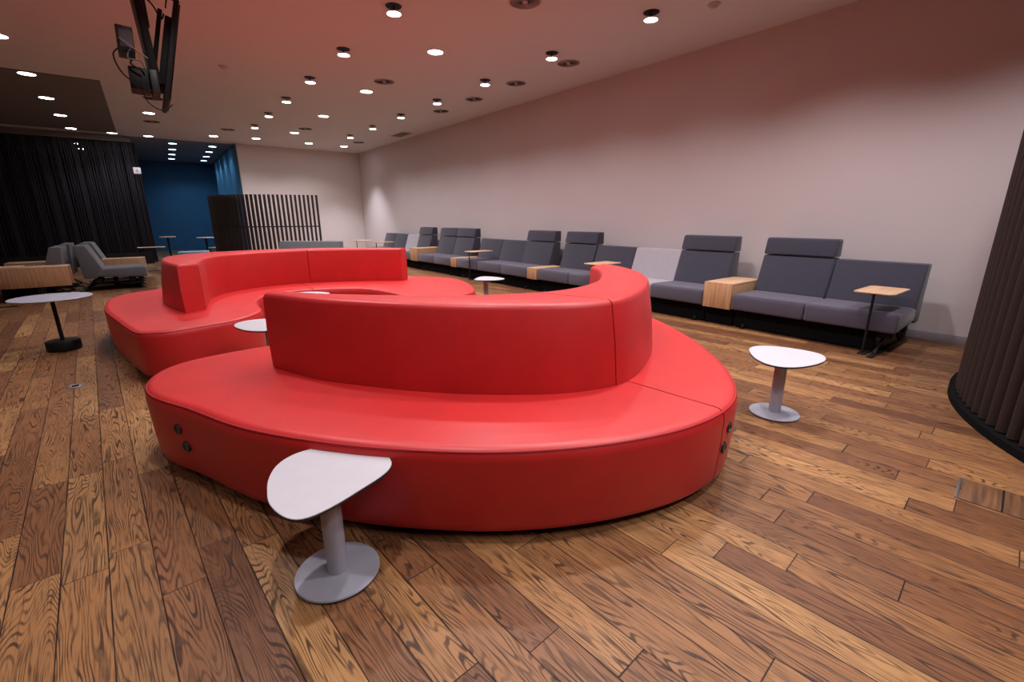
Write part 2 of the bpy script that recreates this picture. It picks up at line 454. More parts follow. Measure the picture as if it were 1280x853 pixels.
# ------------------------------------------------------------------ red benches
def build_bench(label, outline, back_out, back_in, seat_seam, back_seam, sockets, lean=.06):
    loc = sum(outline, Vector()) / len(outline)
    root = empty('curved_bench', (loc.x, loc.y, 0), 0, label, 'bench', 'red curved benches in the middle of the lounge')
    off = Vector((loc.x, loc.y, 0))
    P = [p - off for p in outline]
    prof = [(.035, .035), (.05, .018), (.08, .012), (.20, .004), (.345, 0.), (.372, .004), (.388, .013), (.397, .026), (.400, .045)]
    rings = [inset(P, d) for z, d in prof]; zs = [z for z, d in prof]
    a = nearest(P, (seat_seam[0][0] - loc.x, seat_seam[0][1] - loc.y)); b = nearest(P, (seat_seam[1][0] - loc.x, seat_seam[1][1] - loc.y))
    for piece in cut_rings(rings, a, b):
        bm = bmesh.new(); loft(bm, piece, zs)
        from_bm('seat', bm, M['red'], root, angle=40)
    # welt cord round the top edge of the skirt
    cordp = inset(P, .003)
    bm = bmesh.new(); n = len(cordp)
    rr = .0045; ringv = []
    for i in range(n):
        t = (cordp[(i + 1) % n] - cordp[i - 1]).normalized(); nn = Vector((-t.y, t.x, 0))
        ringv.append([bm.verts.new(cordp[i] + nn * (math.cos(q) * rr + .008) + Vector((0, 0, .385 + math.sin(q) * rr))) for q in [2 * PI * k / 6 for k in range(6)]])
    for i in range(n):
        A, B = ringv[i], ringv[(i + 1) % n]
        for k in range(6): bm.faces.new((A[k], A[(k + 1) % 6], B[(k + 1) % 6], B[k]))
    from_bm('piping', bm, M['red_cord'], root)
    # dark recessed plinth
    bm = bmesh.new(); pr = inset(P, .07); loft(bm, [pr, pr], [0., .05]); from_bm('plinth', bm, M['black_matte'], root)
    # backrest
    n = 90
    O = [p - off for p in spline(back_out, n)]; I = [p - off for p in spline(back_in, n)]
    def side(P, i): t = (P[min(i + 1, n - 1)] - P[max(i - 1, 0)]).normalized(); return Vector((-t.y, t.x, 0))
    def ring(z, do, di, de):
        o = []; q = []
        for i in range(n):
            no = side(O, i)
            if no.dot(I[i] - O[i]) < 0: no = -no
            ni = side(I, i)
            if ni.dot(O[i] - I[i]) < 0: ni = -ni
            k = (z - .4) / .42
            w = math.sin(PI * i / (n - 1)) ** .5
            o.append(O[i] + no * (do + lean * k * w)); q.append(I[i] + ni * di)
        for (i, j) in ((0, 1), (n - 1, n - 2)):
            for S in (o, q):
                S[i] = S[i] + (S[j] - S[i]).normalized() * de
        return o, q
    prof2 = [(.396, .004, .004, .002), (.41, 0, 0, 0), (.60, -.006, -.002, 0), (.79, 0, 0, 0), (.806, .004, .004, .003), (.814, .012, .012, .008), (.818, .026, .026, .018)]
    RI = [ring(*q) for q in prof2]; zz = [q[0] for q in prof2]
    k = nearest(O, (back_seam[0] - loc.x, back_seam[1] - loc.y))
    for (i0, i1, e0, e1) in ((0, k, 0, -1), (k, n - 1, 1, 0)):
        rings = []
        for o, q in RI:
            oo = [v.copy() for v in o[i0:i1 + 1]]; qq = [v.copy() for v in q[i0:i1 + 1]]
            if e1: oo[-1] += (oo[-2] - oo[-1]).normalized() * .0045; qq[-1] += (qq[-2] - qq[-1]).normalized() * .0045
            if e0: oo[0] += (oo[1] - oo[0]).normalized() * .003; qq[0] += (qq[1] - qq[0]).normalized() * .003
            rings.append(oo + qq[::-1])
        bm = bmesh.new(); loft(bm, rings, zz)
        from_bm('backrest', bm, M['red'], root, angle=32)
    # round sockets set into the skirt
    for (sx, sy, z) in sockets:
        i = nearest(P, (sx - loc.x, sy - loc.y)); t = (P[(i + 1) % len(P)] - P[i - 1]).normalized()
        nrm = Vector((t.y, -t.x, 0))
        bm = bmesh.new()
        add_lathe(bm, [(0, .002), (.014, .002), (.015, .0045), (.023, .005), (.026, .003), (.027, -.008)], 24)
        rot = nrm.to_track_quat('Z', 'Y').to_matrix().to_4x4()
        c = P[i] + Vector((0, 0, z))
        for v in bm.verts: v.co = rot @ v.co + c
        from_bm('power_socket', bm, M['socket'], root)
    return root

A_pts = [(-.14, 2.86), (-.13, 2.66), (-.07, 2.50), (.0, 2.36), (.16, 1.98), (.38, 1.65), (.59, 1.41), (.89, 1.15), (1.26, .95), (1.65, .85), (2.0, .885), (2.36, 1.10), (2.71, 1.45), (2.99, 1.82), (3.27, 2.33), (3.36, 2.75), (3.28, 3.08), (3.05, 3.22), (2.75, 3.12), (2.52, 2.85), (2.32, 2.55), (2.05, 2.36), (1.75, 2.30), (1.42, 2.38), (1.18, 2.60), (1.04, 2.88), (.90, 3.12), (.70, 3.22), (.45, 3.245), (.22, 3.22), (.05, 3.175), (-.07, 3.07)]
A_out = ccw(smooth_closed(spline(A_pts, 260, True), 3))
A_bo = [(.428, 2.70), (.57, 2.33), (.74, 2.07), (.88, 1.88), (1.10, 1.65), (1.39, 1.43), (1.56, 1.36), (1.70, 1.33), (1.88, 1.36), (2.10, 1.45), (2.33, 1.58), (2.60, 1.78), (2.87, 2.10), (3.01, 2.38), (3.05, 2.60)]
A_bi = [(.50, 2.785), (.60, 2.61), (.80, 2.36), (1.10, 2.08), (1.40, 1.88), (1.72, 1.79), (2.10, 1.88), (2.40, 2.08), (2.63, 2.30), (2.79, 2.53)]
build_bench('large red curved bench nearest the camera', A_out, A_bo, A_bi,
            ((1.83, .845), (1.73, 2.30)), (1.68, 1.33), [(-.035, 2.44, .27), (-.02, 2.40, .19), (1.90, .855, .29), (1.87, .85, .205)])
B_pts = [(-.17, 4.20), (-.22, 4.36), (-.32, 4.87), (-.42, 5.45), (-.45, 5.98), (-.40, 6.38), (-.22, 6.66), (.15, 6.88), (.65, 7.02), (1.3, 7.03), (1.95, 6.80), (2.45, 6.40), (2.85, 6.02), (3.10, 5.72), (3.22, 5.38), (3.14, 4.92), (2.93, 4.45), (2.76, 4.22), (2.50, 4.12), (2.22, 4.22), (2.06, 4.50), (2.01, 4.90), (1.90, 5.27), (1.62, 5.49), (1.25, 5.60), (.95, 5.50), (.79, 5.22), (.73, 4.88), (.71, 4.58), (.57, 4.36), (.42, 4.25), (.18, 4.175), (0, 4.13)]
B_out = ccw(smooth_closed(spline(B_pts, 280, True), 3))
B_bo = [(.15, 4.82), (.06, 5.2), (.01, 5.70), (.08, 6.10), (.34, 6.44), (.75, 6.60), (1.25, 6.62), (1.75, 6.50), (2.15, 6.25), (2.45, 5.97), (2.66, 5.68)]
B_bi = [(.31, 4.92), (.36, 5.28), (.42, 5.58), (.58, 5.88), (.80, 6.05), (1.08, 6.17), (1.40, 6.19), (1.72, 6.11), (2.02, 5.97), (2.29, 5.80), (2.55, 5.60)]
build_bench('red curved bench farther back, opening towards the camera around a small table', B_out, B_bo, B_bi,
            ((1.45, 7.02), (1.42, 5.56)), (1.42, 6.6), [], lean=.07)

# ------------------------------------------------------------------ pedestal tables
NEAR_TOP = [(-.168, .066), (-.153, .136), (-.108, .227), (-.045, .272), (.028, .275), (.085, .247), (.15, .188), (.205, .105), (.229, .050), (.225, -.008), (.196, -.048), (.148, -.077), (.077, -.104), (.009, -.130), (-.048, -.146), (-.101, -.151), (-.129, -.142), (-.152, -.11), (-.170, -.049), (-.176, .012)]
RIGHT_TOP = [(-.06, .172), (.0, .205), (.065, .216), (.131, .198), (.198, .126), (.236, .028), (.248, -.065), (.225, -.135), (.143, -.185), (.039, -.194), (-.081, -.172), (-.177, -.130), (-.228, -.072), (-.230, -.004), (-.18, .075), (-.12, .13)]
def pedestal_table(loc, rz, h, label, shape=NEAR_TOP, sc=1.):
    root = empty('side_table', (*loc, 0), rz, label, 'side table', 'pale rounded-triangle pedestal tables by the red benches')
    P = ccw(smooth_closed(spline([(x * sc, y * sc) for x, y in shape], 72, True), 2))
    prof = [(h - .014, .008), (h - .011, .002), (h - .006, 0), (h - .002, .001)]
    bm = bmesh.new(); loft(bm, [inset(P, d) for z, d in prof], [z for z, d in prof]); from_bm('table_edge', bm, M['edge'], root, angle=50)
    bm = bmesh.new(); loft(bm, [inset(P, .001), inset(P, .002)], [h - .002, h]); from_bm('tabletop', bm, M['white_top'], root, angle=50)
    lathe('column', [(.0, .012), (.034, .012), (.034, h - .022), (.0, h - .022)], M['grey_metal'], root)
    lathe('mounting_plate', [(.0, h - .022), (.075, h - .022), (.075, h - .014), (0, h - .014)], M['black'], root)
    lathe('base_plate', [(0, .006), (.139, .006), (.141, .009), (.139, .0135), (.10, .015), (.042, .017), (0, .017)], M['grey_metal'], root, 56)
    lathe('base_edge', [(0, 0), (.134, 0), (.139, .003), (.139, .006), (0, .006)], M['edge'], root, 56)
    return root
pedestal_table((.331, 1.417), 0, .356, 'pale rounded-triangle table in the foreground, in front of the near red bench')
pedestal_table((2.925, 1.062), 0, .378, 'pale rounded-triangle table standing alone on the floor right of the near red bench', RIGHT_TOP)
pedestal_table((.615, 3.80), math.radians(25), .415, 'pale table between the two red benches, half hidden behind the near backrest', NEAR_TOP, 1.08)
pedestal_table((1.20, 4.93), math.radians(0), .435, 'pale table inside the curve of the farther red bench, only its top edge showing', NEAR_TOP, .95)
pedestal_table((3.50, 5.05), math.radians(200), .41, 'small pale table beyond the near bench, in front of the grey wall sofas')

# black stemmed round table at the left
def black_table():
    root = empty('side_table', (-.80, 5.90, 0), 0, 'round grey topped table with thin black stem and heavy black drum base, at the left', 'side table')
    lathe('tabletop', [(0, .492), (.285, .492), (.29, .496), (.29, .501), (.286, .504), (0, .504)], M['grey_metal'], root, 56)
    lathe('stem', [(0, .09), (.016, .09), (.016, .492), (0, .492)], M['black'], root, 20)
    lathe('drum_base', [(0, 0), (.118, 0), (.124, .006), (.126, .02), (.126, .082), (.121, .092), (.11, .096), (0, .096)], M['black'], root, 48)
black_table()

# ------------------------------------------------------------------ module sofas  (local: x = towards the back, y = along, z up; front at x=0)
def prism(name, prof, y0, y1, mat, parent, bev=.018, seg=3):
    bm = bmesh.new()
    a = [bm.verts.new((x, y0, z)) for x, z in prof]; b = [bm.verts.new((x, y1, z)) for x, z in prof]
    n = len(prof)
    for i in range(n): bm.faces.new((a[i], a[(i + 1) % n], b[(i + 1) % n], b[i]))
    bm.faces.new(a[::-1]); bm.faces.new(b)
    bmesh.ops.recalc_face_normals(bm, faces=bm.faces)
    bmesh.ops.bevel(bm, geom=list(bm.edges), offset=bev, segments=seg, affect='EDGES', profile=.5)
    return from_bm(name, bm, mat, parent, angle=50)

def sofa(origin, rz, modules, label, group=None, toe=.04, seatmat=None, backmat=None, cat='sofa'):
    """modules: list of (y0, y1, kind) kind in 'low','high','light'"""
    root = empty('module_sofa', origin, rz, label, cat, group)
    g = .004
    ya = min(m[0] for m in modules); yb = max(m[1] for m in modules)
    for (y0, y1, kind) in modules:
        sm = seatmat or M['navy2']; bmn = backmat or M['navy']
        if kind == 'light': sm = bmn = M['lgrey']
        o = prism('seat_cushion', [(0.0, .205), (0.0, .365), (.02, .385), (.56, .375), (.60, .24)], y0 + g, y1 - g, sm, root, .022)
        if kind == 'light': o['label'] = 'light grey seat cushion'
        if kind == 'high':
            prism('backrest', [(.50, .375), (.635, .775), (.79, .775), (.78, .22), (.60, .22)], y0 + g, y1 - g, bmn, root, .016)
            prism('headrest', [(.62, .785), (.665, .955), (.685, .968), (.80, .968), (.80, .785)], y0 + g, y1 - g, bmn, root, .016)
        else:
            o = prism('backrest', [(.52, .375), (.655, .768), (.79, .768), (.745, .22), (.60, .22)], y0 + g, y1 - g, bmn, root, .014)
            if kind == 'light': o['label'] = 'light grey backrest'
    # beam and feet
    box('beam', (.16, ya + .05, .13), (.24, yb - .05, .20), M['black'], root, .004)
    box('beam', (.56, ya + .05, .13), (.64, yb - .05, .20), M['black'], root, .004)
    box('under_shade_panel', (.09, ya + (.16 if toe < 0 else .01), .012), (.12, yb - .01, .20), M['black_matte'], root, .002)  # black sheet added to stand in for the deep shade under the seats
    ys = [ya + .12, yb - .12]
    if yb - ya > 1.9: ys.insert(1, (ya + yb) / 2)
    for j, y in enumerate(ys):
        bm = bmesh.new()
        add_box(bm, (-.16 if (toe < 0 and j == 0) else .05, y - .02, 0), (.84, y + .02, .012), .002)
        add_tube(bm, [(-.02 if (toe < 0 and j == 0) else .07, y, .012), (.20, y, .14)], .013, 8)
        add_tube(bm, [(.78, y, .012), (.60, y, .14)], .013, 8)
        add_tube(bm, [(.20, y, .14), (.60, y, .14)], .013, 8)
        from_bm('leg', bm, M['black'], root)
    return root

def wood_box(origin, rz, w, ztop, depth, label, group='oak boxes between the seats'):
    root = empty('side_box', origin, rz, label, 'side box', group)
    t = .02
    box('front_panel', (-.005, 0, .20), (t, w, ztop), M['oak'], root, .002)
    box('top_panel', (t + .0005, 0, ztop - t), (depth, w, ztop), M['oak_h'], root, .002)
    box('side_panel', (t + .0005, 0, .20), (depth, t, ztop - t - .0005), M['oak'], root, .002)
    box('side_panel', (t + .0005, w - t, .20), (depth, w, ztop - t - .0005), M['oak'], root, .002)
    box('bracket', (.09, .0, .0), (.14, w, .21), M['black_matte'], root, .003)
    box('bracket', (.46, .03, .0), (.52, w - .03, .21), M['black'], root, .003)
    return root

SX = 4.95
grp = 'charcoal module sofas along the right wall'
sofa((SX, 0, 0), 0, [(.94, 1.68, 'low'), (1.68, 2.40, 'high')], 'two seat charcoal sofa nearest the camera on the right wall, one backrest with headrest', grp, toe=-.1)
wood_box((SX, 2.41, 0), 0, .32, .485, .68, 'tall oak box between the nearest and second sofa on the right wall')
sofa((SX, 0, 0), 0, [(2.74, 3.46, 'high'), (3.46, 4.20, 'light'), (4.20, 4.94, 'low'), (4.94, 5.66, 'high')], 'four seat wall sofa with one light grey seat, partly behind the near red bench', grp)
wood_box((SX, 5.67, 0), 0, .24, .385, .60, 'low oak box flush with the seats, nearer of the two low ones')
sofa((SX, 0, 0), 0, [(5.92, 6.68, 'high'), (6.68, 7.44, 'low'), (7.44, 8.20, 'low')], 'three seat charcoal wall sofa with a single headrest at its near end', grp)
wood_box((SX, 8.21, 0), 0, .22, .385, .60, 'low oak box flush with the seats, beside the pair of headrests')
sofa((SX, 0, 0), 0, [(8.44, 9.20, 'high'), (9.20, 9.96, 'high')], 'two seat charcoal wall sofa whose two seats both have headrests', grp)
wood_box((SX, 9.97, 0), 0, .38, .50, .68, 'tall oak box farthest along the right wall')
sofa((SX, 0, 0), 0, [(10.36, 11.06, 'high'), (11.06, 11.76, 'light'), (11.76, 12.5, 'low'), (12.5, 13.24, 'low')], 'farthest charcoal wall sofa with a light grey seat in its middle', grp)

def tray(x, y, rz, label, h=.56, group='oak tray tables at the sofas', hx=.26, hy=.15):
    root = empty('tray_table', (x, y, 0), rz, label, 'tray table', group)
    P = [(-hx, -hy + .03), (-hx + .03, -hy), (hx - .03, -hy), (hx, -hy + .03), (hx, hy - .03), (hx - .03, hy), (-hx + .03, hy), (-hx, hy - .03)]
    P = ccw([Vector((*p, 0)) for p in P])
    bm = bmesh.new(); loft(bm, [inset(P, .004), P, P, inset(P, .003)], [h - .014, h - .010, h - .003, h]); from_bm('tray_top', bm, M['oak_h'], root, angle=30)
    bm = bmesh.new(); add_tube(bm, [(-.225, 0, .012), (-.225, 0, h - .014)], .0105, 12); from_bm('stem', bm, M['black'], root)
    bm = bmesh.new(); add_box(bm, (-.255, -.03, 0), (.10, .03, .012), .002); from_bm('foot', bm, M['black'], root)
    box('bracket', (-.25, -.03, h - .020), (.10, .03, h - .0145), M['black'], root)
    return root
tray(5.125, 1.14, 0, 'oak tray on a black stem at the nearest wall sofa on the right')
tray(5.13, 4.42, 0, 'oak tray seen just above the hooked end of the near red backrest')
tray(5.125, 7.62, 0, 'oak tray on a black stem at the three seat wall sofa')
tray(5.12, 12.30, 0, 'oak tray at the farthest wall sofa, the nearer of the two there')
tray(5.05, 13.6, 0, 'oak tray at the far end of the farthest wall sofa, the more distant one')

# left island of double sided sofas
gl = 'grey back to back sofas at the left'
sofa((-.12, 11.22, 0), PI, [(.0, .76, 'low')], 'grey single seat at the left facing the red benches, nearest of its row', gl, seatmat=M['mgrey'], backmat=M['mgrey']).scale = (1.13, 1, 1)
wood_box((-.12, 11.56, 0), PI, .32, .485, .62, 'oak box between the two grey seats facing the red benches')
sofa((-.12, 12.36, 0), PI, [(.0, .76, 'low')], 'grey single seat at the left facing the red benches, behind the oak box', gl, seatmat=M['lgrey'], backmat=M['mgrey']).scale = (1.13, 1, 1)
wood_box((-1.92, 9.82, 0), 0, .36, .50, .86, 'large oak box at the front end of the left sofas, cut by the picture edge')
sofa((-1.92, 10.2, 0), 0, [(.0, .74, 'low')], 'grey seat facing away to the left, just behind the large oak box', gl, seatmat=M['mgrey'], backmat=M['mgrey'])
wood_box((-1.92, 10.96, 0), 0, .36, .50, .62, 'oak box on the far left row, behind the grey seat')
sofa((-1.92, 11.34, 0), 0, [(.0, .76, 'low')], 'grey seat facing away to the left, behind the smaller oak box', gl, seatmat=M['mgrey'], backmat=M['mgrey'])
tray(-1.72, 9.35, 0, 'dark stemmed oak tray at the left picture edge', .56)
tray(.02, 13.75, math.radians(0), 'oak tray table behind the left sofas near the blue corridor', .56)

# sofa and tray in front of the slat screen
sofa((2.48, 8.62, 0), math.radians(48), [(0, .62, 'low'), (.62, 1.24, 'low')], 'grey low backed sofa in front of the brown slat screen', None, seatmat=M['mgrey'], backmat=M['mgrey'])
tray(1.55, 9.9, math.radians(10), 'oak tray in front of the left side of the slat screen', .60)

# ------------------------------------------------------------------ slat screen
def slat_screen():
    root = empty('slat_screen', (2.2, 11.3, 0), 0, 'chest high curved screen of dark brown upright slats in front of the pale wall', 'screen')
    o = Vector((2.2, 11.3, 0)); Hs = 1.70
    Pl = spline([(1.24, 12.9), (1.32, 12.35), (1.48, 11.95), (1.72, 11.66), (2.05, 11.47), (2.55, 11.30), (3.13, 11.15)], 34)
    for i, p in enumerate(Pl):
        t = (Pl[min(i + 1, 33)] - Pl[max(i - 1, 0)]).normalized(); n = Vector((-t.y, t.x, 0))
        q = p - o; bm = bmesh.new()
        w, d = .023, .022
        cs = [q + t * a * w + n * b * d for a, b in ((-1, -1), (1, -1), (1, 1), (-1, 1))]
        loft(bm, [cs, cs], [.04, Hs]); from_bm('slat', bm, M['brown2'], root)
    for z in (.06, 1.02):
        bm = bmesh.new()
        N2 = []
        for i, p in enumerate(Pl):
            t = (Pl[min(i + 1, 33)] - Pl[max(i - 1, 0)]).normalized(); n = Vector((-t.y, t.x, 0)); q = p - o
            N2.append((q + n * .012, q - n * .012))
        ring = [a for a, b in N2] + [b for a, b in N2][::-1]
        loft(bm, [ring, ring], [z - .012, z + .012]); from_bm('rail', bm, M['black'], root)
    bm = bmesh.new(); N2 = []
    for i, p in enumerate(Pl):
        t = (Pl[min(i + 1, 33)] - Pl[max(i - 1, 0)]).normalized(); n = Vector((-t.y, t.x, 0)); q = p - o
        N2.append((q + n * .06, q - n * .06))
    ring = [a for a, b in N2] + [b for a, b in N2][::-1]
    loft(bm, [ring, ring], [0, .04]); from_bm('base', bm, M['black_matte'], root)
slat_screen()

# ------------------------------------------------------------------ curved batten wall at the right
def batten_wall():
    cx, cy, R = 4.60, -1.62, 2.04
    root = empty('batten_screen', (cx, cy, 0), 0, 'tall curved screen of rounded dark brown battens on a black plinth at the right edge', 'screen')
    top = 2.55
    def arcp(r, a0, a1, n): return [Vector((r * math.cos(a0 + (a1 - a0) * k / (n - 1)), r * math.sin(a0 + (a1 - a0) * k / (n - 1)), 0)) for k in range(n)]
    a0, a1 = math.radians(56), math.radians(205)
    o, i = arcp(R + .07, a0, a1, 90), arcp(R - .22, a0, a1, 90)
    bm = bmesh.new(); ring = o + i[::-1]; loft(bm, [ring, ring], [0, .045]); from_bm('plinth', bm, M['black_matte'], root)
    o, i = arcp(R - .018, a0, a1, 90), arcp(R - .15, a0, a1, 90)
    bm = bmesh.new(); ring = o + i[::-1]; loft(bm, [ring, ring], [.045, top]); from_bm('backing', bm, M['black_matte'], root)
    step = .0915 / R; a = a0 + .02
    while a < a1:
        c = Vector((R * math.cos(a), R * math.sin(a), 0)); n = c.normalized(); t = Vector((-n.y, n.x, 0))
        pts = []
        for k in range(13):
            q = PI * k / 12
            pts.append(c + t * (.031 * math.cos(q)) + n * (.040 * math.sin(q)))
        pts += [c - t * .033 - n * .016, c + t * .033 - n * .016]
        bm = bmesh.new(); loft(bm, [pts, pts], [.052, top + .0]); from_bm('batten', bm, M['brown'], root, angle=50)
        a += step
batten_wall()

# ------------------------------------------------------------------ ceiling fittings
ORD = ['first', 'second', 'third', 'fourth', 'fifth', 'sixth', 'seventh', 'eighth', 'ninth', 'tenth', 'eleventh']
def spot_fixture_src():
    root = empty('spotlight', (0, 0, CEIL))
    lathe('aperture', [(.0, -.003), (.070, -.003), (.074, -.006), (.080, -.004), (.082, 0), (0, 0)], M['black'], root, 32)
    bm = bmesh.new(); add_tube(bm, [(0, 0, -.004), (0, 0, -.055)], .008, 8); from_bm('stem', bm, M['black'], root)
    lathe('lens_ring', [(0, -.055), (.068, -.055), (.074, -.061), (.074, -.069), (.069, -.0695), (0, -.0695)], M['grey_metal'], root, 32)
    lathe('lens', [(0, -.071), (.068, -.071), (.069, -.0697), (0, -.0697)], M['lens'], root, 32)
    return root
def flat_fixture_src(mat):
    root = empty('downlight', (0, 0, CEIL))
    lathe('trim_ring', [(.092, -.001), (.106, -.001), (.110, -.004), (.108, -.008), (.096, -.009), (.092, -.001)], M['ceil'], root, 36)
    lathe('lens', [(0, -.007), (.094, -.007), (.095, -.0015), (0, -.0015)], mat, root, 36)
    return root
def copy_tree(o, parent=None):
    c = o.copy(); C.objects.link(c); c.parent = parent
    for ch in [q for q in bpy.data.objects if q.parent == o]: copy_tree(ch, c)
    return c
def add_light(x, y, z, energy, size=1.25, blend=.9, col=(1, .93, .93), rad=.07):
    ld = bpy.data.lights.new('spot', 'SPOT'); ld.energy = energy; ld.spot_size = size; ld.spot_blend = blend
    ld.color = col; ld.shadow_soft_size = rad
    o = bpy.data.objects.new('spot_lamp', ld); C.objects.link(o); o.location = (x, y, z)

WARM = (1., .94, .95)
src = spot_fixture_src(); first = True
for (x, ys, rowname) in ((2.33, [4.90 + 1.52 * k for k in range(6)], 'row over the red benches'),
                         (4.52, [3.40 + 1.52 * k for k in range(7)], 'row nearest the right wall')):
    for i, y in enumerate(ys):
        o = src if first else copy_tree(src); first = False
        o.location = (x, y, CEIL)
        tag(o, 'spotlight under black hole, %s from camera, %s' % (ORD[i], rowname), 'ceiling light', 'ceiling spotlights')
        add_light(x, y, CEIL - .08, 95, 2.3, 1., WARM)
for (x, ys) in ((2.33, [3.38, 1.86, .34, -1.2]), (4.52, [1.88, .36, -1.16]), (.43, [-1.2, 1.4, 3.6, 5.6, 7.3]), (-2.6, [.5, 3.5, 6.5])):
    for y in ys: add_light(x, y, CEIL - .08, 95 if x > 1 else (38 if x < 0 or y < 0 else 75), 2.3, 1., WARM)
src = flat_fixture_src(M['lens']); first = True
flat = [(3.30, 5.80), (3.30, 8.18), (3.30, 10.59), (3.30, 13.0), (4.04, 14.52), (5.03, 14.52), (2.70, 14.52)]
flab = ['first from camera in column between spotlight rows', 'second from camera in column between spotlight rows', 'third from camera in column between spotlight rows', 'fourth from camera in column between spotlight rows',
        'centre one of three before the pale back wall', 'right one of three before the pale back wall', 'left one of three before the pale back wall']
for (x, y), lb in zip(flat, flab):
    o = src if first else copy_tree(src); first = False
    o.location = (x, y, CEIL); tag(o, 'round flush ceiling downlight, ' + lb, 'ceiling light', 'flush downlights')
    add_light(x, y, CEIL - .02, 230 if x == 5.03 else (75 if y > 14 else 42), 1.5 if x == 5.03 else 2.3, .8, (.9, .92, 1.) if x == 5.03 else WARM, .09)
for (x, y) in ((3.30, 3.4), (1.0, -1.2), (3.3, -1.4)): add_light(x, y, CEIL - .02, 42, 2.0, .6, WARM, .09)
left = [(-1.0, 8.40, CEIL), (-1.0, 10.17, CEIL - .012), (-1.0, 11.91, CEIL - .012), (-1.0, 13.65, CEIL - .012), (-1.0, 15.42, CEIL - .012)]
for i, (x, y, z) in enumerate(left):
    o = copy_tree(src); o.location = (x, y, z)
    tag(o, 'round flush downlight, %s from the camera in the leftmost row' % ORD[i], 'ceiling light', 'flush downlights')
    add_light(x, y, CEIL - .03, 18, 2.0, .6, (.95, .93, 1), .09)
for (x, y, lb) in ((.42, 12.4, 'just below the hanging screens'), (.43, 15.75, 'above the blue corridor mouth, left of centre'), (1.76, 14.75, 'above the left end of the slat screen'), (-.28, 15.70, 'at the far right corner of the dark ceiling panel'), (.42, 9.15, 'behind the hanging screens')):
    o = copy_tree(src); o.location = (x, y, CEIL); tag(o, 'round flush downlight, ' + lb, 'ceiling light', 'flush downlights')
    add_light(x, y, CEIL - .03, 18, 2.0, .6, (.95, .95, 1), .09)
for i, (x, y) in enumerate(((-1.18, 18.41), (-1.13, 19.71))):
    o = copy_tree(src); o.location = (x, y, CEIL); tag(o, 'downlight behind the strand curtain, the %s one' % ('nearer', 'farther')[i], 'ceiling light', 'flush downlights')
src = flat_fixture_src(M['lens_b']); first = True
for col, nm in ((0, 'left'), (1, 'right')):
    for k in range(4):
        x = (.98, 1.94)[col] + .045 * k; y = 16.85 + 1.4 * k
        o = src if first else copy_tree(src); first = False
        o.location = (x, y, CEIL); tag(o, 'bluish corridor downlight, %s from camera in its %s row' % (ORD[k], nm), 'ceiling light', 'bluish corridor downlights')
        add_light(x, y, CEIL - .03, 24, 2.4, .8, (.5, .78, 1.), .09)

# round swirl vents
def vent_src():
    root = empty('ceiling_vent', (0, 0, CEIL))
    lathe('vent_plate', [(0, -.004), (.150, -.004), (.158, -.007), (.164, -.004), (.166, 0), (0, 0)], M['vent'], root, 48)
    bm = bmesh.new()
    ns = 28
    for k in range(ns):
        a = 2 * PI * k / ns; pts = []
        A = []; B = []
        for j in range(6):
            r = .03 + (.150 - .03) * j / 5; aa = a + .55 * (j / 5) ** 1.3
            wd = (.0012 + .0058 * j / 5)
            d = Vector((math.cos(aa), math.sin(aa), 0)); t = Vector((-d.y, d.x, 0))
            A.append(d * r + t * wd); B.append(d * r - t * wd)
        va = [bm.verts.new((p.x, p.y, -.0062)) for p in A]; vb = [bm.verts.new((p.x, p.y, -.0062)) for p in B]
        vc = [bm.verts.new((p.x, p.y, -.0042)) for p in A]; vd = [bm.verts.new((p.x, p.y, -.0042)) for p in B]
        for j in range(5):
            bm.faces.new((va[j], va[j + 1], vb[j + 1], vb[j])); bm.faces.new((va[j], vc[j], vc[j + 1], va[j + 1])); bm.faces.new((vb[j], vb[j + 1], vd[j + 1], vd[j]))
    from_bm('slots', bm, M['vent_dark'], root)
    lathe('hub', [(0, -.008), (.012, -.008), (.016, -.006), (.016, -.004), (0, -.004)], M['vent'], root, 20)
    return root
src = vent_src(); first = True
for (x, y, lb) in ((3.32, 4.02, 'cut by the top edge of the picture'), (4.98, 5.08, 'largest of the row by the right wall'), (5.01, 6.28, 'second in the row by the right wall'), (5.03, 7.52, 'third in the row by the right wall'), (5.03, 8.72, 'fourth in the row by the right wall'),
                   (3.31, 7.46, 'right of the middle row of spotlights'), (3.38, 12.3, 'far end of the middle of the ceiling'), (5.11, 13.54, 'farthest, near the room corner'), (.48, 13.43, 'far left, beyond the hanging screens'), (1.93, 13.51, 'above the slat screen'), (.48, 10.9, 'close behind the hanging screens')):
    o = src if first else copy_tree(src); first = False
    o.location = (x, y, CEIL); tag(o, 'round swirl ceiling vent with dark slots, ' + lb, 'ceiling vent', 'round swirl vents')
def rect_vent():
    root = empty('ceiling_vent', (5.53, 11.63, CEIL), 0, 'rectangular ceiling vent by the wall near the far corner', 'ceiling vent')
    box('vent_plate', (-.16, -.40, -.008), (.16, .40, 0), M['vent'], root, .002)
    bm = bmesh.new()
    for k in range(9): add_box(bm, (-.13 + .03 * k, -.34, -.0105), (-.115 + .03 * k, .34, -.0082))
    from_bm('slots', bm, M['vent_dark'], root)
rect_vent()
def detector(x, y, lb):
    root = empty('smoke_detector', (x, y, CEIL), 0, lb, 'smoke detector', 'smoke detectors')
    lathe('mount', [(0, -.012), (.058, -.012), (.062, -.008), (.062, 0), (0, 0)], M['vent'], root, 28)
    lathe('sensor', [(0, -.04), (.025, -.04), (.036, -.03), (.045, -.012), (0, -.012)], M['vent'], root, 28)
detector(1.22, 8.1, 'small round detector on the ceiling right of the hanging screens')
detector(4.86, 2.9, 'small detector at the top edge near the right wall')

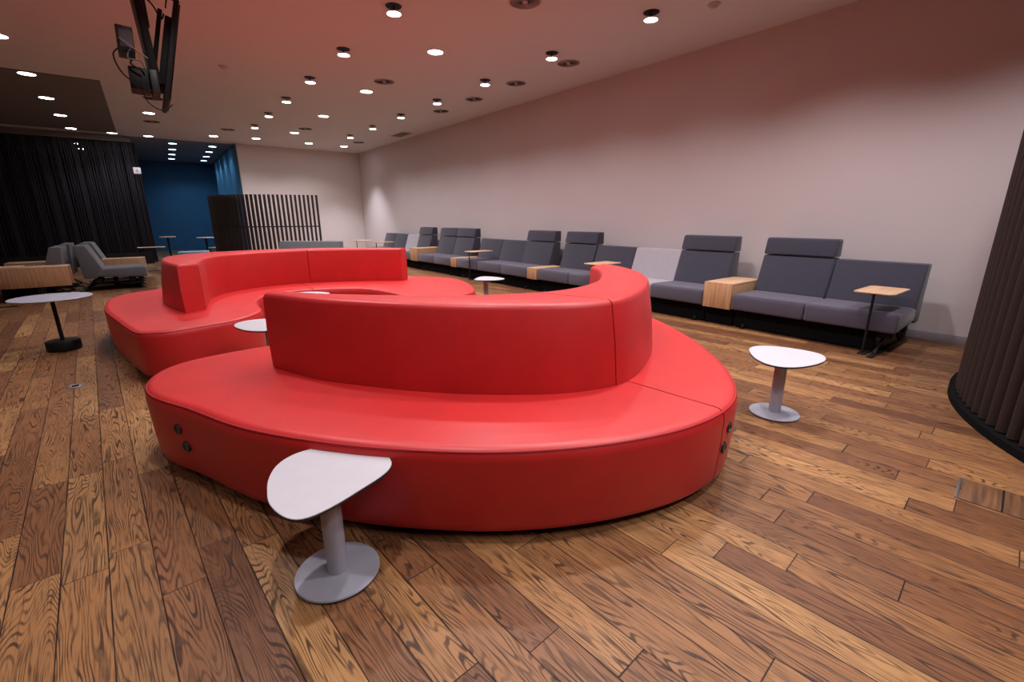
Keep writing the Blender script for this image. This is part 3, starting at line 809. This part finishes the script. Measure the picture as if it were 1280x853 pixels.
# ------------------------------------------------------------------ hanging screens
def hanging_tvs():
    bx, by = .27, 4.72
    root = empty('hanging_screen', (bx, by, CEIL), 0, 'pair of black wall screens hung from the ceiling seen edge on, cables at the back', 'television')
    # ceiling plate and pole (local z is from the ceiling)
    lathe('ceiling_plate', [(0, -.02), (.10, -.02), (.10, 0), (0, 0)], M['black'], root, 24, (.0, .45, 0))
    bm = bmesh.new(); add_tube(bm, [(0, .45, -.02), (0, .45, -.55)], .025, 14); from_bm('pole', bm, M['black'], root)
    # right screen, tilted downwards to +x
    def slab(name, w, h, t, mat, off, tilt, par=root, bev=.006):
        bm = bmesh.new(); add_box(bm, (-t / 2, 0, -h), (t / 2, w, 0), bev)
        rot = Matrix.Rotation(tilt, 4, 'Y')
        for v in bm.verts: v.co = rot @ v.co + Vector(off)
        return from_bm(name, bm, mat, par)
    T = math.radians(14)
    slab('screen', .55, .74, .035, M['black'], (.195, -.03, -.46), T)
    slab('glass', .51, .70, .004, M['screenblk'], (.212, -.01, -.485), T)
    slab('rear_casing', .36, .50, .05, M['black'], (.135, .06, -.56), T)
    # left plate and frame
    slab('mount_frame', .42, .82, .05, M['black'], (-.06, .0, -.24), math.radians(-3))
    slab('mount_frame', .36, .58, .03, M['black'], (-.035, .05, -.40), math.radians(-2))
    slab('cover_plate', .30, .16, .05, M['plate'], (-.035, -.02, -.97), math.radians(0))
    slab('bracket', .12, .46, .03, M['black'], (.09, .12, -.5), T)
    # equipment boxes
    slab('media_box', .22, .17, .10, M['plate'], (-.16, .0, -.70), math.radians(3))
    slab('box_label', .002, .11, .075, M['label_w'], (-.155, -.004, -.73), math.radians(3), bev=0)
    slab('media_box', .22, .15, .12, M['black'], (-.12, .02, -.96), math.radians(2))
    def cable(pts, r, mat):
        P = spline(pts, 40); bm = bmesh.new(); add_tube(bm, P, r, 6); from_bm('cable', bm, mat, root)
    cable([(-.20, .02, -.84), (-.25, .0, -.90), (-.22, 0, -1.02), (-.12, -.01, -1.10), (-.05, -.01, -1.12)], .005, M['black'])
    cable([(-.12, .0, -1.06), (-.10, -.01, -1.20), (-.02, -.02, -1.25), (.05, -.01, -1.20)], .004, M['black'])
    cable([(-.20, -.02, -.79), (-.11, -.03, -.86), (-.05, -.02, -.90)], .004, M['cable_w'])
    cable([(-.18, .0, -.86), (-.13, -.03, -.90), (-.16, -.02, -.95), (-.10, -.02, -.99)], .006, M['black'])
    cable([(-.14, .0, -.84), (-.17, -.03, -.92), (-.10, -.03, -.93), (-.08, -.02, -.98)], .005, M['label_w'])
    cable([(-.03, .02, -.45), (.04, .02, -.52), (.08, .03, -.60), (.10, .03, -.56)], .006, M['black'])
    cable([(.12, .03, -.52), (.14, 0, -.46), (.18, 0, -.47)], .005, M['black'])
hanging_tvs()

# ------------------------------------------------------------------ floor sockets and hatch
def floor_hatch():
    root = empty('floor_hatch', (2.74, -.02, 0), math.radians(4.1), 'wood covered floor hatch with metal edge strip, at the right edge by the batten screen', 'floor hatch')
    box('lid', (-.115, -.26, .0), (.115, .19, .004), M['hatch'], root, .001)
    box('edge_strip', (-.115, .194, .0), (.115, .205, .006), M['steel_strip'], root, .001)
    box('seam_strip', (-.115, .055, .004), (.115, .062, .0048), M['black'], root)
    lathe('socket_lid', [(0, .004), (.030, .004), (.033, .007), (.028, .010), (0, .010)], M['socket'], root, 28, (-.02, -.05, 0))
floor_hatch()
def floor_socket():
    root = empty('floor_socket', (-.61, 4.49, 0), 0, 'small floor socket in the planks left of the red benches', 'floor socket')
    lathe('rim', [(0, .0), (.05, 0), (.05, .004), (.036, .006), (.034, .003), (0, .003)], M['steel_strip'], root, 28)
    box('socket', (-.018, -.018, .002), (.022, .022, .007), M['black'], root, .002)
floor_socket()

# ------------------------------------------------------------------ blue corridor furniture
def small_table(x, y, h, r, mat, label):
    root = empty('cafe_table', (x, y, 0), 0, label, 'table')
    lathe('tabletop', [(0, h - .02), (r - .005, h - .02), (r, h - .015), (r, h - .004), (r - .004, h), (0, h)], mat, root, 36)
    lathe('stem', [(0, .02), (.025, .02), (.025, h - .02), (0, h - .02)], M['black'], root, 16)
    lathe('base', [(0, 0), (.19, 0), (.19, .012), (.03, .022), (0, .022)], M['black'], root, 32)
small_table(.42, 16.0, .72, .19, M['oak_h'], 'small round wood topped table at the mouth of the blue corridor')
small_table(1.25, 15.3, .70, .22, M['white_top'], 'pale round table beside the slat screen at the blue corridor')
def chair(x, y, rz, label):
    root = empty('chair', (x, y, 0), rz, label, 'chair')
    prism('seat', [(0, .41), (0, .45), (.42, .44), (.42, .40)], -.21, .21, M['lgrey'], root, .012)
    prism('backrest', [(.38, .46), (.44, .78), (.47, .78), (.42, .46)], -.20, .20, M['lgrey'], root, .01)
    for sx, sy in ((.04, -.18), (.04, .18), (.39, -.18), (.39, .18)):
        bm = bmesh.new(); add_tube(bm, [(sx, sy, .405), (sx + (.03 if sx > .2 else -.03), sy, 0)], .011, 8); from_bm('leg', bm, M['black'], root)
chair(1.35, 14.75, math.radians(35), 'pale chair with dark legs beside the slat screen')
def bench():
    root = empty('bench', (.85, 14.2, 0), math.radians(-8), 'low light blue padded bench before the blue corridor', 'bench')
    box('cushion', (-.33, -.2, .30), (.33, .2, .40), M['benchblue'], root, .02, 3)
    box('frame', (-.31, -.18, .27), (.31, .18, .30), M['black'], root, .003)
    for sx in (-.28, .28):
        for sy in (-.15, .15):
            bm = bmesh.new(); add_tube(bm, [(sx, sy, 0), (sx, sy, .27)], .014, 8); from_bm('leg', bm, M['black'], root)
bench()
def sign():
    root = empty('wall_sign', (.06, 16.28, 2.36), 0, 'small square white sign with a pink mark before the dark curtain', 'sign')
    box('panel', (-.08, -.01, 0), (.08, .0, .16), M['signw'], root, .002)
    bm = bmesh.new()
    add_box(bm, (-.028, -.0125, .055), (.028, -.0102, .072)); add_box(bm, (-.009, -.0125, .072), (.009, -.0102, .110))
    from_bm('mark', bm, M['signr'], root)
    bm = bmesh.new(); add_tube(bm, [(0, -.005, .16), (0, -.005, CEIL - .12 - 2.36)], .003, 6); from_bm('cord', bm, M['black'], root)
sign()

# ------------------------------------------------------------------ world and view
w = bpy.data.worlds.new('world'); bpy.context.scene.world = w; w.use_nodes = True
w.node_tree.nodes['Background'].inputs[0].default_value = (.02, .02, .025, 1)
w.node_tree.nodes['Background'].inputs[1].default_value = .3
vs = bpy.context.scene.view_settings
vs.view_transform = 'Standard'; vs.look = 'None'; vs.exposure = 0.78; vs.gamma = 1.0; vs.use_curve_mapping = False
